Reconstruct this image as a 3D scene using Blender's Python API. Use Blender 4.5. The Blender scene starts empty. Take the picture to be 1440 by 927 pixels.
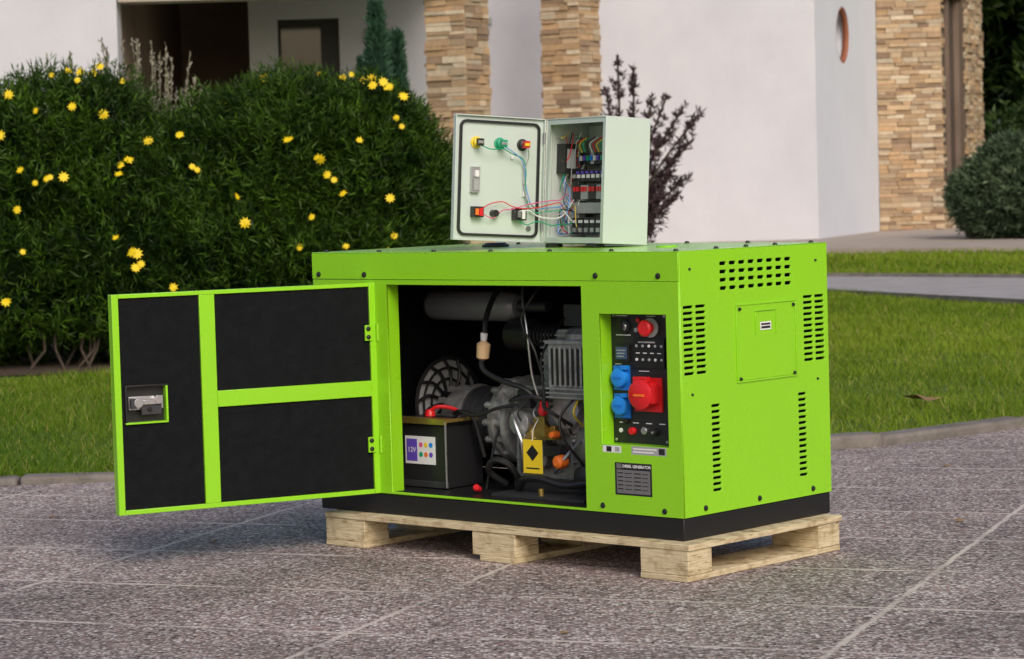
import bpy, math, random
import numpy as np
from mathutils import Vector, Matrix
random.seed(7); rng=np.random.default_rng(11)
S=bpy.context.scene
col=S.collection
# ------------------------------------------------------------------ materials
def mat(name,c,rough=.5,metal=0,var=0.0,vs=8,bump=0.0,bs=200,spec=.5,attr=False,c2=None,coat=0,trans=0,speck=None):
    m=bpy.data.materials.new(name);m.use_nodes=True;nt=m.node_tree;b=nt.nodes['Principled BSDF']
    b.inputs['Roughness'].default_value=rough;b.inputs['Metallic'].default_value=metal
    b.inputs['Specular IOR Level'].default_value=spec
    if coat: b.inputs['Coat Weight'].default_value=coat;b.inputs['Coat Roughness'].default_value=.10
    tc=nt.nodes.new('ShaderNodeTexCoord')
    src=None
    if attr:
        a=nt.nodes.new('ShaderNodeAttribute');a.attribute_name='Col';src=a.outputs['Color']
    else:
        r=nt.nodes.new('ShaderNodeRGB');r.outputs[0].default_value=(*c,1);src=r.outputs[0]
    if c2 is not None or var>0:
        n=nt.nodes.new('ShaderNodeTexNoise');n.inputs['Scale'].default_value=vs;n.inputs['Detail'].default_value=6;n.inputs['Roughness'].default_value=.65
        nt.links.new(tc.outputs['Object'],n.inputs['Vector'])
        mr=nt.nodes.new('ShaderNodeMapRange');mr.inputs[1].default_value=.3;mr.inputs[2].default_value=.7
        nt.links.new(n.outputs['Fac'],mr.inputs[0])
        mx=nt.nodes.new('ShaderNodeMix');mx.data_type='RGBA'
        nt.links.new(mr.outputs[0],mx.inputs[0])
        if c2 is not None:
            nt.links.new(src,mx.inputs[6]);mx.inputs[7].default_value=(*c2,1)
        else:
            mx.blend_type='MULTIPLY';nt.links.new(src,mx.inputs[6]);v=1-var;mx.inputs[7].default_value=(v,v,v,1)
        src=mx.outputs[2]
        rr=nt.nodes.new('ShaderNodeMapRange');rr.inputs[1].default_value=.3;rr.inputs[2].default_value=.7
        rr.inputs[3].default_value=max(0,rough-.06);rr.inputs[4].default_value=min(1,rough+.08)
        nt.links.new(n.outputs['Fac'],rr.inputs[0]);nt.links.new(rr.outputs[0],b.inputs['Roughness'])
    nt.links.new(src,b.inputs['Base Color'])
    if bump:
        n2=nt.nodes.new('ShaderNodeTexNoise');n2.inputs['Scale'].default_value=bs;n2.inputs['Detail'].default_value=4
        nt.links.new(tc.outputs['Object'],n2.inputs['Vector'])
        bp=nt.nodes.new('ShaderNodeBump');bp.inputs['Strength'].default_value=bump;bp.inputs['Distance'].default_value=.004
        nt.links.new(n2.outputs['Fac'],bp.inputs['Height']);nt.links.new(bp.outputs[0],b.inputs['Normal'])
    if trans:
        tr=nt.nodes.new('ShaderNodeBsdfTranslucent');ms=nt.nodes.new('ShaderNodeMixShader');ms.inputs[0].default_value=trans
        nt.links.new(src,tr.inputs[0]);nt.links.new(b.outputs[0],ms.inputs[1]);nt.links.new(tr.outputs[0],ms.inputs[2])
        nt.links.new(ms.outputs[0],nt.nodes['Material Output'].inputs[0])
    return m
M={}
M['green']=mat('lime_paint',(.28,.66,.014),.27,var=.06,vs=2.2,bump=.05,bs=350,coat=.3)
M['black']=mat('black_paint',(.010,.010,.011),.42,var=.2,vs=10)
M['blackpl']=mat('black_plastic',(.016,.016,.018),.4)
M['foam']=mat('acoustic_foam',(.011,.012,.014),.95,var=.3,vs=30,bump=1.0,bs=260,spec=.12)
M['bolt']=mat('bolt_black',(.02,.02,.022),.35,metal=.3)
M['steel']=mat('steel',(.62,.62,.64),.3,metal=.9,var=.2,vs=40)
M['alu']=mat('cast_aluminium',(.55,.55,.56),.36,metal=.6,var=.6,vs=22,bump=.5,bs=300)
M['darkmetal']=mat('dark_metal',(.07,.07,.08),.42,metal=.5,var=.3,vs=20)
M['tank']=mat('tank_grey',(.26,.27,.29),.33,metal=.3,var=.15,vs=10)
M['brass']=mat('zinc_passivated_steel',(.50,.36,.10),.35,metal=.8,var=.3,vs=30)
M['rubber']=mat('rubber_hose',(.014,.014,.015),.42)
M['red']=mat('red_plastic',(.66,.015,.02),.3)
M['orange']=mat('orange_plastic',(.85,.18,.02),.4)
M['blue']=mat('blue_plastic',(.01,.16,.62),.3)
M['bluel']=mat('blue_cap',(.015,.24,.78),.3)
M['yellow']=mat('yellow_tag',(.85,.62,.02),.5)
M['yellowp']=mat('yellow_plastic',(.8,.6,.03),.35)
M['greenp']=mat('green_plastic',(.01,.35,.18),.35)
M['white']=mat('white_label',(.75,.75,.76),.5)
M['grey']=mat('grey_plastic',(.35,.36,.37),.45)
M['purple']=mat('purple_ink',(.12,.07,.5),.5)
M['pink']=mat('pink_ink',(.7,.1,.3),.5)
M['filter']=mat('fuel_filter',(.72,.5,.28),.35)
M['cab']=mat('cabinet_paint',(.56,.64,.60),.34,var=.04,vs=4,bump=.08,bs=500,coat=.15)
M['cabin']=mat('cabinet_inside',(.55,.60,.575),.5,var=.05,vs=10)
M['plate']=mat('nameplate_metal',(.45,.45,.46),.35,metal=.9,var=.15,vs=60)
M['screen']=mat('lcd',(.05,.09,.16),.2)
def woodmat():
    m=bpy.data.materials.new('pallet_plywood');m.use_nodes=True;nt=m.node_tree;b=nt.nodes['Principled BSDF'];b.inputs['Roughness'].default_value=.75
    tc=nt.nodes.new('ShaderNodeTexCoord');mp=nt.nodes.new('ShaderNodeMapping');mp.inputs['Scale'].default_value=(3,3,60)
    n=nt.nodes.new('ShaderNodeTexNoise');n.inputs['Scale'].default_value=4;n.inputs['Detail'].default_value=7;n.inputs['Roughness'].default_value=.7;n.inputs['Distortion'].default_value=1.2
    cr=nt.nodes.new('ShaderNodeValToRGB');e=cr.color_ramp.elements
    e[0].position=.34;e[0].color=(.16,.11,.055,1);e[1].position=.60;e[1].color=(.70,.60,.40,1)
    x=cr.color_ramp.elements.new(.44);x.color=(.56,.45,.27,1)
    n2=nt.nodes.new('ShaderNodeTexNoise');n2.inputs['Scale'].default_value=25;n2.inputs['Detail'].default_value=4
    mx=nt.nodes.new('ShaderNodeMix');mx.data_type='RGBA';mx.blend_type='MULTIPLY';mx.inputs[7].default_value=(.62,.56,.48,1)
    mr=nt.nodes.new('ShaderNodeMapRange');mr.inputs[1].default_value=.5;mr.inputs[2].default_value=.7
    L=nt.links.new
    L(tc.outputs['Object'],mp.inputs[0]);L(mp.outputs[0],n.inputs['Vector']);L(n.outputs['Fac'],cr.inputs[0]);L(tc.outputs['Object'],n2.inputs['Vector']);L(n2.outputs['Fac'],mr.inputs[0]);L(mr.outputs[0],mx.inputs[0]);L(cr.outputs[0],mx.inputs[6]);L(mx.outputs[2],b.inputs['Base Color'])
    bp=nt.nodes.new('ShaderNodeBump');bp.inputs['Strength'].default_value=.5;bp.inputs['Distance'].default_value=.003;L(n.outputs['Fac'],bp.inputs['Height']);L(bp.outputs[0],b.inputs['Normal'])
    return m
M['wood']=woodmat()
def pavemat():
    m=bpy.data.materials.new('exposed_aggregate');m.use_nodes=True;nt=m.node_tree;b=nt.nodes['Principled BSDF'];L=nt.links.new
    b.inputs['Roughness'].default_value=.7;b.inputs['Specular IOR Level'].default_value=.3
    tc=nt.nodes.new('ShaderNodeTexCoord')
    v=nt.nodes.new('ShaderNodeTexVoronoi');v.inputs['Scale'].default_value=105;L(tc.outputs['Object'],v.inputs['Vector'])
    sep=nt.nodes.new('ShaderNodeSeparateColor');L(v.outputs['Color'],sep.inputs[0])
    cr=nt.nodes.new('ShaderNodeValToRGB');cr.color_ramp.interpolation='CONSTANT';e=cr.color_ramp.elements
    cols=[(0,(.07,.05,.048)),(.13,(.33,.255,.24)),(.34,(.50,.40,.375)),(.54,(.63,.53,.50)),(.70,(.38,.25,.22)),(.80,(.76,.68,.65)),(.94,(.90,.85,.82))]
    e[0].position=0;e[0].color=(*cols[0][1],1);e[1].position=cols[1][0];e[1].color=(*cols[1][1],1)
    for p,c in cols[2:]:
        q=cr.color_ramp.elements.new(p);q.color=(*c,1)
    L(sep.outputs[0],cr.inputs[0])
    mr=nt.nodes.new('ShaderNodeMapRange');mr.inputs[1].default_value=.42;mr.inputs[2].default_value=.72;L(v.outputs['Distance'],mr.inputs[0])
    mx=nt.nodes.new('ShaderNodeMix');mx.data_type='RGBA';L(mr.outputs[0],mx.inputs[0]);L(cr.outputs[0],mx.inputs[6]);mx.inputs[7].default_value=(.23,.18,.17,1)
    n=nt.nodes.new('ShaderNodeTexNoise');n.inputs['Scale'].default_value=1.1;n.inputs['Detail'].default_value=8;n.inputs['Roughness'].default_value=.7;L(tc.outputs['Object'],n.inputs['Vector'])
    mr2=nt.nodes.new('ShaderNodeMapRange');mr2.inputs[1].default_value=.35;mr2.inputs[2].default_value=.65;mr2.inputs[3].default_value=.62;mr2.inputs[4].default_value=1.12;L(n.outputs['Fac'],mr2.inputs[0])
    m2=nt.nodes.new('ShaderNodeMix');m2.data_type='RGBA';m2.blend_type='MULTIPLY';m2.inputs[0].default_value=1;L(mx.outputs[2],m2.inputs[6]);L(mr2.outputs[0],m2.inputs[7])
    mp=nt.nodes.new('ShaderNodeMapping');mp.vector_type='POINT';mp.inputs['Rotation'].default_value=(0,0,math.radians(20.7));mp.inputs['Location'].default_value=(1.336,.27,0);L(tc.outputs['Object'],mp.inputs[0])
    nd=nt.nodes.new('ShaderNodeTexNoise');nd.inputs['Scale'].default_value=14;L(tc.outputs['Object'],nd.inputs['Vector'])
    ma=nt.nodes.new('ShaderNodeVectorMath');ma.operation='MULTIPLY_ADD';ma.inputs[1].default_value=(.02,.02,0);L(nd.outputs['Color'],ma.inputs[0]);L(mp.outputs[0],ma.inputs[2])
    br=nt.nodes.new('ShaderNodeTexBrick');br.offset=0;br.inputs['Scale'].default_value=1;br.inputs['Brick Width'].default_value=1.15;br.inputs['Row Height'].default_value=.575;br.inputs['Mortar Size'].default_value=.011;br.inputs['Mortar Smooth'].default_value=.6
    br.inputs['Color1'].default_value=(1,1,1,1);br.inputs['Color2'].default_value=(.84,.84,.85,1);br.inputs['Mortar'].default_value=(1,1,1,1)
    L(ma.outputs[0],br.inputs['Vector'])
    m4=nt.nodes.new('ShaderNodeMix');m4.data_type='RGBA';m4.blend_type='MULTIPLY';m4.inputs[0].default_value=1;L(m2.outputs[2],m4.inputs[6]);L(br.outputs['Color'],m4.inputs[7])
    m3=nt.nodes.new('ShaderNodeMix');m3.data_type='RGBA';L(m4.outputs[2],m3.inputs[6]);m3.inputs[7].default_value=(.62,.54,.49,1)
    nj=nt.nodes.new('ShaderNodeTexNoise');nj.inputs['Scale'].default_value=3;nj.inputs['Detail'].default_value=5;L(tc.outputs['Object'],nj.inputs['Vector'])
    mj=nt.nodes.new('ShaderNodeMapRange');mj.inputs[1].default_value=.38;mj.inputs[2].default_value=.58;mj.inputs[3].default_value=.25;mj.inputs[4].default_value=.95;L(nj.outputs['Fac'],mj.inputs[0])
    mm=nt.nodes.new('ShaderNodeMath');mm.operation='MULTIPLY';L(br.outputs['Fac'],mm.inputs[0]);L(mj.outputs[0],mm.inputs[1]);L(mm.outputs[0],m3.inputs[0])
    L(m3.outputs[2],b.inputs['Base Color'])
    bp=nt.nodes.new('ShaderNodeBump');bp.invert=True;bp.inputs['Strength'].default_value=.5;bp.inputs['Distance'].default_value=.003;L(v.outputs['Distance'],bp.inputs['Height']);L(bp.outputs[0],b.inputs['Normal'])
    return m
M['pave']=pavemat()
M['grassbase']=mat('grass_soil',(.05,.10,.008),.9,c2=(.10,.16,.015),vs=3,bump=1,bs=60)
M['farground']=mat('far_grass',(.07,.12,.02),.95,c2=(.11,.15,.03),vs=.5)
M['blade']=mat('grass_blade',(1,1,1),.55,attr=True,trans=.25,spec=.2)
M['leaf']=mat('leaf',(1,1,1),.5,attr=True,trans=.2,spec=.22)
M['petal']=mat('petal_yellow',(.90,.66,.005),.6,trans=.15)
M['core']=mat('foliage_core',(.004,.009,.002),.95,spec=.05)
M['bark']=mat('bark',(.07,.05,.035),.9,var=.5,vs=20,bump=1,bs=40)
M['soil']=mat('mulch',(.035,.022,.015),.95,c2=(.09,.055,.035),vs=25,bump=1,bs=50)
M['kerb']=mat('kerb_concrete',(.24,.215,.195),.85,c2=(.12,.105,.09),vs=7,bump=1,bs=60)
M['path']=mat('path_stone',(.40,.37,.37),.85,c2=(.30,.28,.28),vs=3,bump=.5,bs=30)
M['tile']=mat('porch_tile',(.42,.35,.30),.8,c2=(.34,.29,.25),vs=2)
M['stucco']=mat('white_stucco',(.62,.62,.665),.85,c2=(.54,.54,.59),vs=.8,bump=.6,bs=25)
M['stucco_lit']=mat('white_stucco_sunlit_side',(.70,.72,.78),.85,c2=(.64,.66,.72),vs=.8,bump=.5,bs=25)  # lit copy of the stucco, sunlight on the side facet put into its colour
M['brown']=mat('porch_brown_wall',(.24,.17,.13),.9,var=.3,vs=1.5)
M['glass']=mat('window_glass',(.02,.028,.03),.06,spec=.8)
M['frame']=mat('window_frame',(.02,.02,.02),.5)
M['wframe']=mat('terracotta_frame',(.30,.10,.05),.7)
M['stone']=mat('ledge_stone',(1,1,1),.85,attr=True,var=.25,vs=14,bump=1,bs=40)
M['mortar']=mat('stone_backing',(.12,.09,.065),.95)
M['dryleaf']=mat('dry_leaf',(.30,.18,.08),.8,var=.3,vs=20)
# ------------------------------------------------------------------ mesh helpers
class MB:
    def __init__(s): s.v=[];s.f=[];s.m=[];s.mats=[];s.T=Matrix.Identity(4);s.c=[]
    def mi(s,k):
        if k not in s.mats: s.mats.append(k)
        return s.mats.index(k)
    def add(s,vs,fs,k,colr=None):
        n=len(s.v);i=s.mi(k)
        for p in vs: s.v.append(tuple(s.T@Vector(p)))
        for f in fs: s.f.append(tuple(a+n for a in f));s.m.append(i);s.c.append(colr)
    def box(s,x0,x1,y0,y1,z0,z1,k,colr=None):
        x0,x1=min(x0,x1),max(x0,x1);y0,y1=min(y0,y1),max(y0,y1);z0,z1=min(z0,z1),max(z0,z1)
        s.add([(x0,y0,z0),(x1,y0,z0),(x1,y1,z0),(x0,y1,z0),(x0,y0,z1),(x1,y0,z1),(x1,y1,z1),(x0,y1,z1)],
              [(0,3,2,1),(4,5,6,7),(0,1,5,4),(1,2,6,5),(2,3,7,6),(3,0,4,7)],k,colr)
    def cyl(s,p0,p1,r0,r1=None,k='black',n=20,caps=True):
        r1=r0 if r1 is None else r1
        p0=Vector(p0);p1=Vector(p1);d=(p1-p0).normalized()
        a=d.orthogonal().normalized();b=d.cross(a)
        vs=[];fs=[]
        for p,r in((p0,r0),(p1,r1)):
            for i in range(n):
                t=2*math.pi*i/n;vs.append(p+a*r*math.cos(t)+b*r*math.sin(t))
        for i in range(n): j=(i+1)%n;fs.append((i,j,n+j,n+i))
        if caps: fs.append(tuple(range(n-1,-1,-1)));fs.append(tuple(range(n,2*n)))
        s.add(vs,fs,k)
    def lathe(s,p0,d,prof,k,n=28):
        p0=Vector(p0);d=Vector(d).normalized();a=d.orthogonal().normalized();b=d.cross(a);vs=[];fs=[]
        for t,r in prof:
            for i in range(n):
                w=2*math.pi*i/n;vs.append(p0+d*t+a*r*math.cos(w)+b*r*math.sin(w))
        for q in range(len(prof)-1):
            for i in range(n): j=(i+1)%n;fs.append((q*n+i,q*n+j,(q+1)*n+j,(q+1)*n+i))
        fs.append(tuple(range(n-1,-1,-1)));fs.append(tuple(range((len(prof)-1)*n,len(prof)*n)))
        s.add(vs,fs,k)
    def tube(s,pts,r,k,n=8,sub=6):
        P=[Vector(p) for p in pts];Q=[]
        if len(P)>2:
            E=[P[0]*2-P[1]]+P+[P[-1]*2-P[-2]]
            for i in range(1,len(E)-2):
                for j in range(sub):
                    t=j/sub;a,b,c,d=E[i-1],E[i],E[i+1],E[i+2]
                    Q.append(.5*((2*b)+(c-a)*t+(2*a-5*b+4*c-d)*t*t+(3*b-a-3*c+d)*t**3))
            Q.append(P[-1])
        else: Q=P
        vs=[];fs=[];a=None
        for i,p in enumerate(Q):
            d=(Q[min(i+1,len(Q)-1)]-Q[max(i-1,0)]).normalized()
            if a is None: a=d.orthogonal().normalized()
            a=(a-d*a.dot(d)).normalized();b=d.cross(a)
            for q in range(n):
                t=2*math.pi*q/n;vs.append(p+a*r*math.cos(t)+b*r*math.sin(t))
        for i in range(len(Q)-1):
            for q in range(n): w=(q+1)%n;fs.append((i*n+q,i*n+w,(i+1)*n+w,(i+1)*n+q))
        fs.append(tuple(range(n-1,-1,-1)));fs.append(tuple(range((len(Q)-1)*n,len(Q)*n)))
        s.add(vs,fs,k)
    def build(s,name,parent=None,bevel=0,smooth=True,loc=None):
        me=bpy.data.meshes.new(name);me.from_pydata(s.v,[],s.f)
        for k in s.mats: me.materials.append(M[k])
        me.polygons.foreach_set('material_index',s.m)
        if any(c is not None for c in s.c):
            at=me.color_attributes.new('Col','FLOAT_COLOR','CORNER');arr=[]
            for f,c in zip(s.f,s.c):
                c=c or (1,1,1);arr+=[c[0],c[1],c[2],1]*len(f)
            at.data.foreach_set('color',arr)
        me.update()
        if smooth:
            me.polygons.foreach_set('use_smooth',[True]*len(me.polygons));me.set_sharp_from_angle(angle=math.radians(32))
        ob=bpy.data.objects.new(name,me);col.objects.link(ob)
        if parent: ob.parent=parent
        if loc: ob.location=loc
        if bevel:
            b=ob.modifiers.new('b','BEVEL');b.width=bevel;b.segments=2;b.limit_method='ANGLE';b.angle_limit=math.radians(40)
        return ob
def empty(name,parent=None,M4=None):
    e=bpy.data.objects.new(name,None);col.objects.link(e);e.empty_display_size=.1
    if parent: e.parent=parent
    if M4 is not None: e.matrix_local=M4
    return e
def rrect(x0,x1,y0,y1,r,n=5):
    P=[]
    for cx,cy,a in((x1-r,y1-r,0),(x0+r,y1-r,90),(x0+r,y0+r,180),(x1-r,y0+r,270)):
        for i in range(n+1):
            t=math.radians(a+90*i/n);P.append((cx+r*math.cos(t),cy+r*math.sin(t)))
    return P
def panel(name,outer,holes,th,M4,k,parent,bev=.0012):
    cu=bpy.data.curves.new(name,'CURVE');cu.dimensions='2D';cu.fill_mode='BOTH';cu.extrude=th/2;cu.bevel_depth=bev;cu.bevel_resolution=1
    for P in [outer]+holes:
        s=cu.splines.new('POLY');s.points.add(len(P)-1)
        for i,p in enumerate(P): s.points[i].co=(p[0],p[1],0,1)
        s.use_cyclic_u=True
    o=bpy.data.objects.new(name,cu);col.objects.link(o)
    dg=bpy.context.evaluated_depsgraph_get();me=bpy.data.meshes.new_from_object(o.evaluated_get(dg));bpy.data.objects.remove(o)
    me.materials.clear();me.materials.append(M[k]);me.name=name
    ob=bpy.data.objects.new(name,me);col.objects.link(ob)
    if parent: ob.parent=parent
    ob.matrix_local=M4
    return ob
def text(name,body,size,M4,k,parent,align='CENTER',bold=0):
    cu=bpy.data.curves.new(name,'FONT');cu.body=body;cu.size=size;cu.align_x=align;cu.align_y='CENTER';cu.extrude=.0002;cu.offset=bold
    o=bpy.data.objects.new(name,cu);col.objects.link(o)
    dg=bpy.context.evaluated_depsgraph_get();me=bpy.data.meshes.new_from_object(o.evaluated_get(dg));bpy.data.objects.remove(o)
    me.materials.clear();me.materials.append(M[k]);ob=bpy.data.objects.new(name,me);col.objects.link(ob);ob.parent=parent;ob.matrix_local=M4
def basis(x,y,z,o):
    m=Matrix.Identity(4)
    for i,a in enumerate((x,y,z)):
        for j in range(3): m[j][i]=a[j]
    for j in range(3): m[j][3]=o[j]
    return m
FR=lambda y: basis((1,0,0),(0,0,1),(0,-1,0),(0,y,0))
RT=lambda x: basis((0,1,0),(0,0,1),(1,0,0),(x,0,0))
def FRo(x,y,z): return basis((1,0,0),(0,0,1),(0,-1,0),(x,y,z))
rect=lambda a,b,c,d:[(a,c),(b,c),(b,d),(a,d)]
# ------------------------------------------------------------------ generator
L=1.36;W=.6555;z1=.0977;z2=.1571;z3=.8477
GM=Matrix.Translation((.4301,6.6564,0))@Matrix.Rotation(-.7373,4,'Z')
gen=empty('diesel_generator',None,GM)
b=MB();b.box(-L+.003,-.003,.003,W-.003,z1,z2-.001,'black');b.build('base_frame',gen,bevel=.003)
panel('front_panel',rect(-L+.002,-.0015,z2+.0015,.7685),[rect(-1.060,-.329,.163,.757),rect(-.271,-.043,.339,.685)],.004,FR(.0025),'green',gen)
b=MB()
b.box(-.3275,-.324,.006,.05,.160,.760,'green');b.box(-1.0655,-1.062,.006,.05,.160,.760,'green')
b.box(-1.0615,-.328,.006,.04,.758,.7615,'black')
b.box(-.2745,-.2715,.0055,.0505,.336,.688,'green');b.box(-.0425,-.0395,.0055,.0505,.336,.688,'green')
b.box(-.2714,-.0426,.0055,.0505,.3355,.3385,'green');b.box(-.2714,-.0426,.0055,.0505,.6855,.6885,'green')
b.build('front_flanges',gen)
b=MB();b.box(-L,.001,-.002,W,.8455,z3,'green');b.box(-L,.001,-.002,.002,.7705,.8452,'green')
b.box(-L,-L+.003,.0025,W,.7705,.8452,'green')
b.build('canopy_lid',gen,bevel=.0015)
def slots(v0,v1,nc,z0_,z1_,nr,gx=.008,hh=.0105):
    H=[];w=(v1-v0-(nc-1)*gx)/nc;p=(z1_-z0_-hh)/(nr-1)
    for i in range(nc):
        for j in range(nr):
            x=v0+i*(w+gx);y=z0_+j*p;H.append(rrect(x,x+w,y,y+hh,hh*.48,3))
    return H
H=slots(.172,.489,8,.738,.815,4,gx=.010,hh=.0120)+slots(.014,.110,2,.525,.707,12,hh=.0098)+slots(.540,.638,2,.525,.707,12,hh=.0098)+slots(.124,.163,1,.213,.444,15,hh=.0098)+slots(.508,.547,1,.213,.444,15,hh=.0098)
panel('side_panel',rect(.0055,W-.001,z2+.0015,.8445),H,.003,RT(-.002),'green',gen)
b=MB();b.box(-L+.001,-L+.004,.006,W-.001,z2+.002,.769,'green');b.box(-L+.005,-.005,W-.004,W-.001,z2+.002,.844,'green')
b.build('rear_panels',gen)
b=MB()
b.box(-.318,-.022,.575,.60,.17,.84,'foam');b.box(-.0200,-.0170,.012,W-.01,.165,.72,'foam')
b.box(-.0200,-.0170,.012,.16,.7205,.84,'foam');b.box(-.0200,-.0170,.5,W-.01,.7205,.84,'foam');b.box(-.09,-.087,.16,.5,.70,.842,'foam')
b.box(-.323,-.3185,.051,.6,.165,.842,'foam')
b.box(-1.345,-1.32,.01,.62,.165,.84,'foam')
b.box(-1.319,-.3235,.60,.625,.165,.84,'foam')
b.box(-1.319,-.324,.01,.5995,.8,.825,'foam')
b.box(-1.319,-.324,.012,.5995,.1575,.1635,'black')
b.build('acoustic_lining',gen)
b=MB()
for (a,c,d,e) in((.236,.505,.694,.699),(.236,.505,.490,.495),(.236,.241,.4955,.6935),(.500,.505,.4955,.6935)):
    b.box(.0008,.0042,a,c,d,e,'green')
b.box(.0008,.0022,.2415,.4995,.4955,.6935,'green')
b.box(.0023,.0055,.318,.412,.6755,.6785,'green');b.box(.0023,.0055,.318,.321,.615,.675,'green');b.box(.0023,.0055,.409,.412,.615,.675,'green')
b.build('exhaust_hatch',gen,bevel=.0008)
b=MB();b.box(.0024,.0031,.342,.39,.624,.646,'white');b.box(.0032,.0035,.346,.386,.628,.634,'black');b.box(.0032,.0035,.346,.386,.637,.642,'black');b.build('hatch_label',gen)
b=MB()
def bolt(b,p,d,r=.0065,k='bolt'):
    p=Vector(p);d=Vector(d);b.lathe(p,d,[(0,r*1.25),(.0015,r*1.25),(.002,r),(.005,r*.85),(.006,r*.4)],k,12)
for u in(-1.332,-1.144,-.277,-.065): bolt(b,(u,-.002,.784),(0,-1,0))
for u,z in((-.273,.175),(-.063,.172),(-1.332,.18),(-1.144,.18)): bolt(b,(u,.0005,z),(0,-1,0))
for v in(.090,.324,.568): bolt(b,(0,v,.175),(1,0,0))
for v,z in((.045,.80),(.60,.80),(.045,.475),(.60,.475)): bolt(b,(0,v,z),(1,0,0),.003)
for v in(.25,.49):
    for z in(.685,.50): bolt(b,(.0038,v,z),(1,0,0),.004)
for u in np.linspace(-1.33,-.03,7):
    for v in(.03,W-.03): bolt(b,(u,v,z3),(0,0,1),.006)
for v in(.2,.33,.46): bolt(b,(-.03,v,z3),(0,0,1),.006)
b.build('bolts',gen)
b=MB()
b.lathe((-1.0,.4,z3),(0,0,1),[(0,.04),(.006,.04),(.008,.034),(.012,.03)],'blackpl');b.lathe((-.30,.33,z3),(0,0,1),[(0,.03),(.004,.03),(.006,.02)],'green')
b.build('lid_caps',gen)
b=MB()
b.box(-.2712,-.0428,.0508,.056,.3387,.6853,'blackpl')
def ring(b,u,z,r,k,dep=.01,yy=.0505,n=24): b.lathe((u,yy,z),(0,-1,0),[(0,r),(dep*.8,r),(dep,r*.85)],k,n)
ring(b,-.225,.648,.020,'bolt',.006);ring(b,-.225,.648,.012,'steel',.010);b.box(-.228,-.222,.030,.042,.636,.660,'black')
ring(b,-.177,.665,.006,'red',.006);ring(b,-.178,.640,.007,'steel',.012)
ring(b,-.136,.646,.026,'grey',.004);ring(b,-.136,.646,.014,'red',.02);b.lathe((-.136,.032,.646),(0,-1,0),[(0,.019),(.004,.022),(.010,.022),(.014,.017)],'red')
b.box(-.257,-.205,.042,.0506,.555,.601,'black');b.box(-.250,-.212,.0408,.0419,.562,.594,'screen')
for i in range(3): b.box(-.246,-.222+i*.003,.0402,.0406,.568+i*.008,.5705+i*.008,'grey')
b.box(-.190,-.088,.044,.0506,.540,.618,'black')
for i in range(5):
    for j in(0,1): ring(b,-.180+i*.021,.562+j*.036,.004,'grey' if (i+j)%3 else 'white',.003,.044,12)
for i in range(4): b.box(-.183+i*.024,-.170+i*.024,.0433,.0439,.578,.5805,'white')
b.box(-.175,-.118,.0433,.0439,.606,.610,'grey')
for zc in(.513,.439):
    b.T=Matrix.Translation((-.236,.0505,zc));
    b.box(-.027,.027,-.006,0,-.034,.031,'blue');b.T=Matrix.Identity(4)
    b.lathe((-.236,.0445,zc),(0,-1,0),[(0,.026),(.010,.026),(.015,.024),(.018,.016)],'bluel')
    b.box(-.226,-.206,.028,.040,zc+.022,zc+.033,'bluel')
    b.box(-.250,-.222,.0250,.0265,zc-.003,zc+.003,'blue')
b.box(-.192,-.100,.044,.0506,.425,.515,'red')
b.lathe((-.148,.044,.472),(0,-1,0),[(0,.038),(.018,.036),(.024,.039),(.032,.039),(.036,.032)],'red',32)
b.box(-.170,-.126,.012,.030,.505,.519,'red');b.box(-.114,-.104,.014,.040,.45,.495,'red')
b.box(-.166,-.130,.0065,.009,.468,.474,'orange')
ring(b,-.245,.372,.006,'white',.004);ring(b,-.203,.372,.010,'red',.012);ring(b,-.165,.374,.010,'steel',.006)
ring(b,-.125,.372,.010,'bolt',.016);ring(b,-.125,.372,.004,'steel',.02);ring(b,-.225,.398,.008,'bolt',.01)
for i in range(4): b.box(-.25+i*.045,-.23+i*.045,.0500,.0507,.392,.3945,'white')
for u,z in((-.262,.677),(-.262,.347),(-.052,.677),(-.052,.347),(-.09,.677),(-.09,.347)): ring(b,u,z,.004,'steel',.002)
for u,z,w in((-.255,.624,.05),(-.15,.675,.03),(-.255,.675,.04),(-.18,.53,.035),(-.26,.547,.02)): b.box(u,u+w,.0500,.0507,z,z+.0022,'white')
b.build('control_panel',gen,bevel=.0006)
b=MB()
b.box(-.268,-.205,-.0008,.0,.318,.336,'white');b.box(-.255,-.238,-.0012,-.0009,.320,.334,'black');b.box(-.226,-.210,-.0012,-.0009,.321,.333,'grey')
b.box(-.170,-.052,-.0008,.0,.316,.338,'grey');b.box(-.165,-.095,-.0012,-.0009,.321,.325,'white');b.box(-.165,-.085,-.0012,-.0009,.329,.333,'white');b.box(-.078,-.058,-.0012,-.0009,.319,.335,'blackpl')
b.box(-.228,-.103,-.0010,.0,.207,.293,'blackpl');b.box(-.222,-.109,-.0014,-.0011,.212,.274,'plate')
b.box(-.222,-.205,-.0014,-.0011,.277,.290,'plate')
for i in range(5):
    z=.264-i*.0105
    b.box(-.218,-.200,-.0018,-.0015,z,z+.003,'black');b.box(-.195,-.170,-.0018,-.0015,z,z+.002,'black');b.box(-.163,-.140,-.0018,-.0015,z,z+.003,'black');b.box(-.135,-.115,-.0018,-.0015,z,z+.002,'black')
b.build('labels',gen)
text('nameplate_text','DIESEL GENERATOR',.0105,FRo(-.154,-.0012,.2835),'white',gen,bold=.0002)
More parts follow.
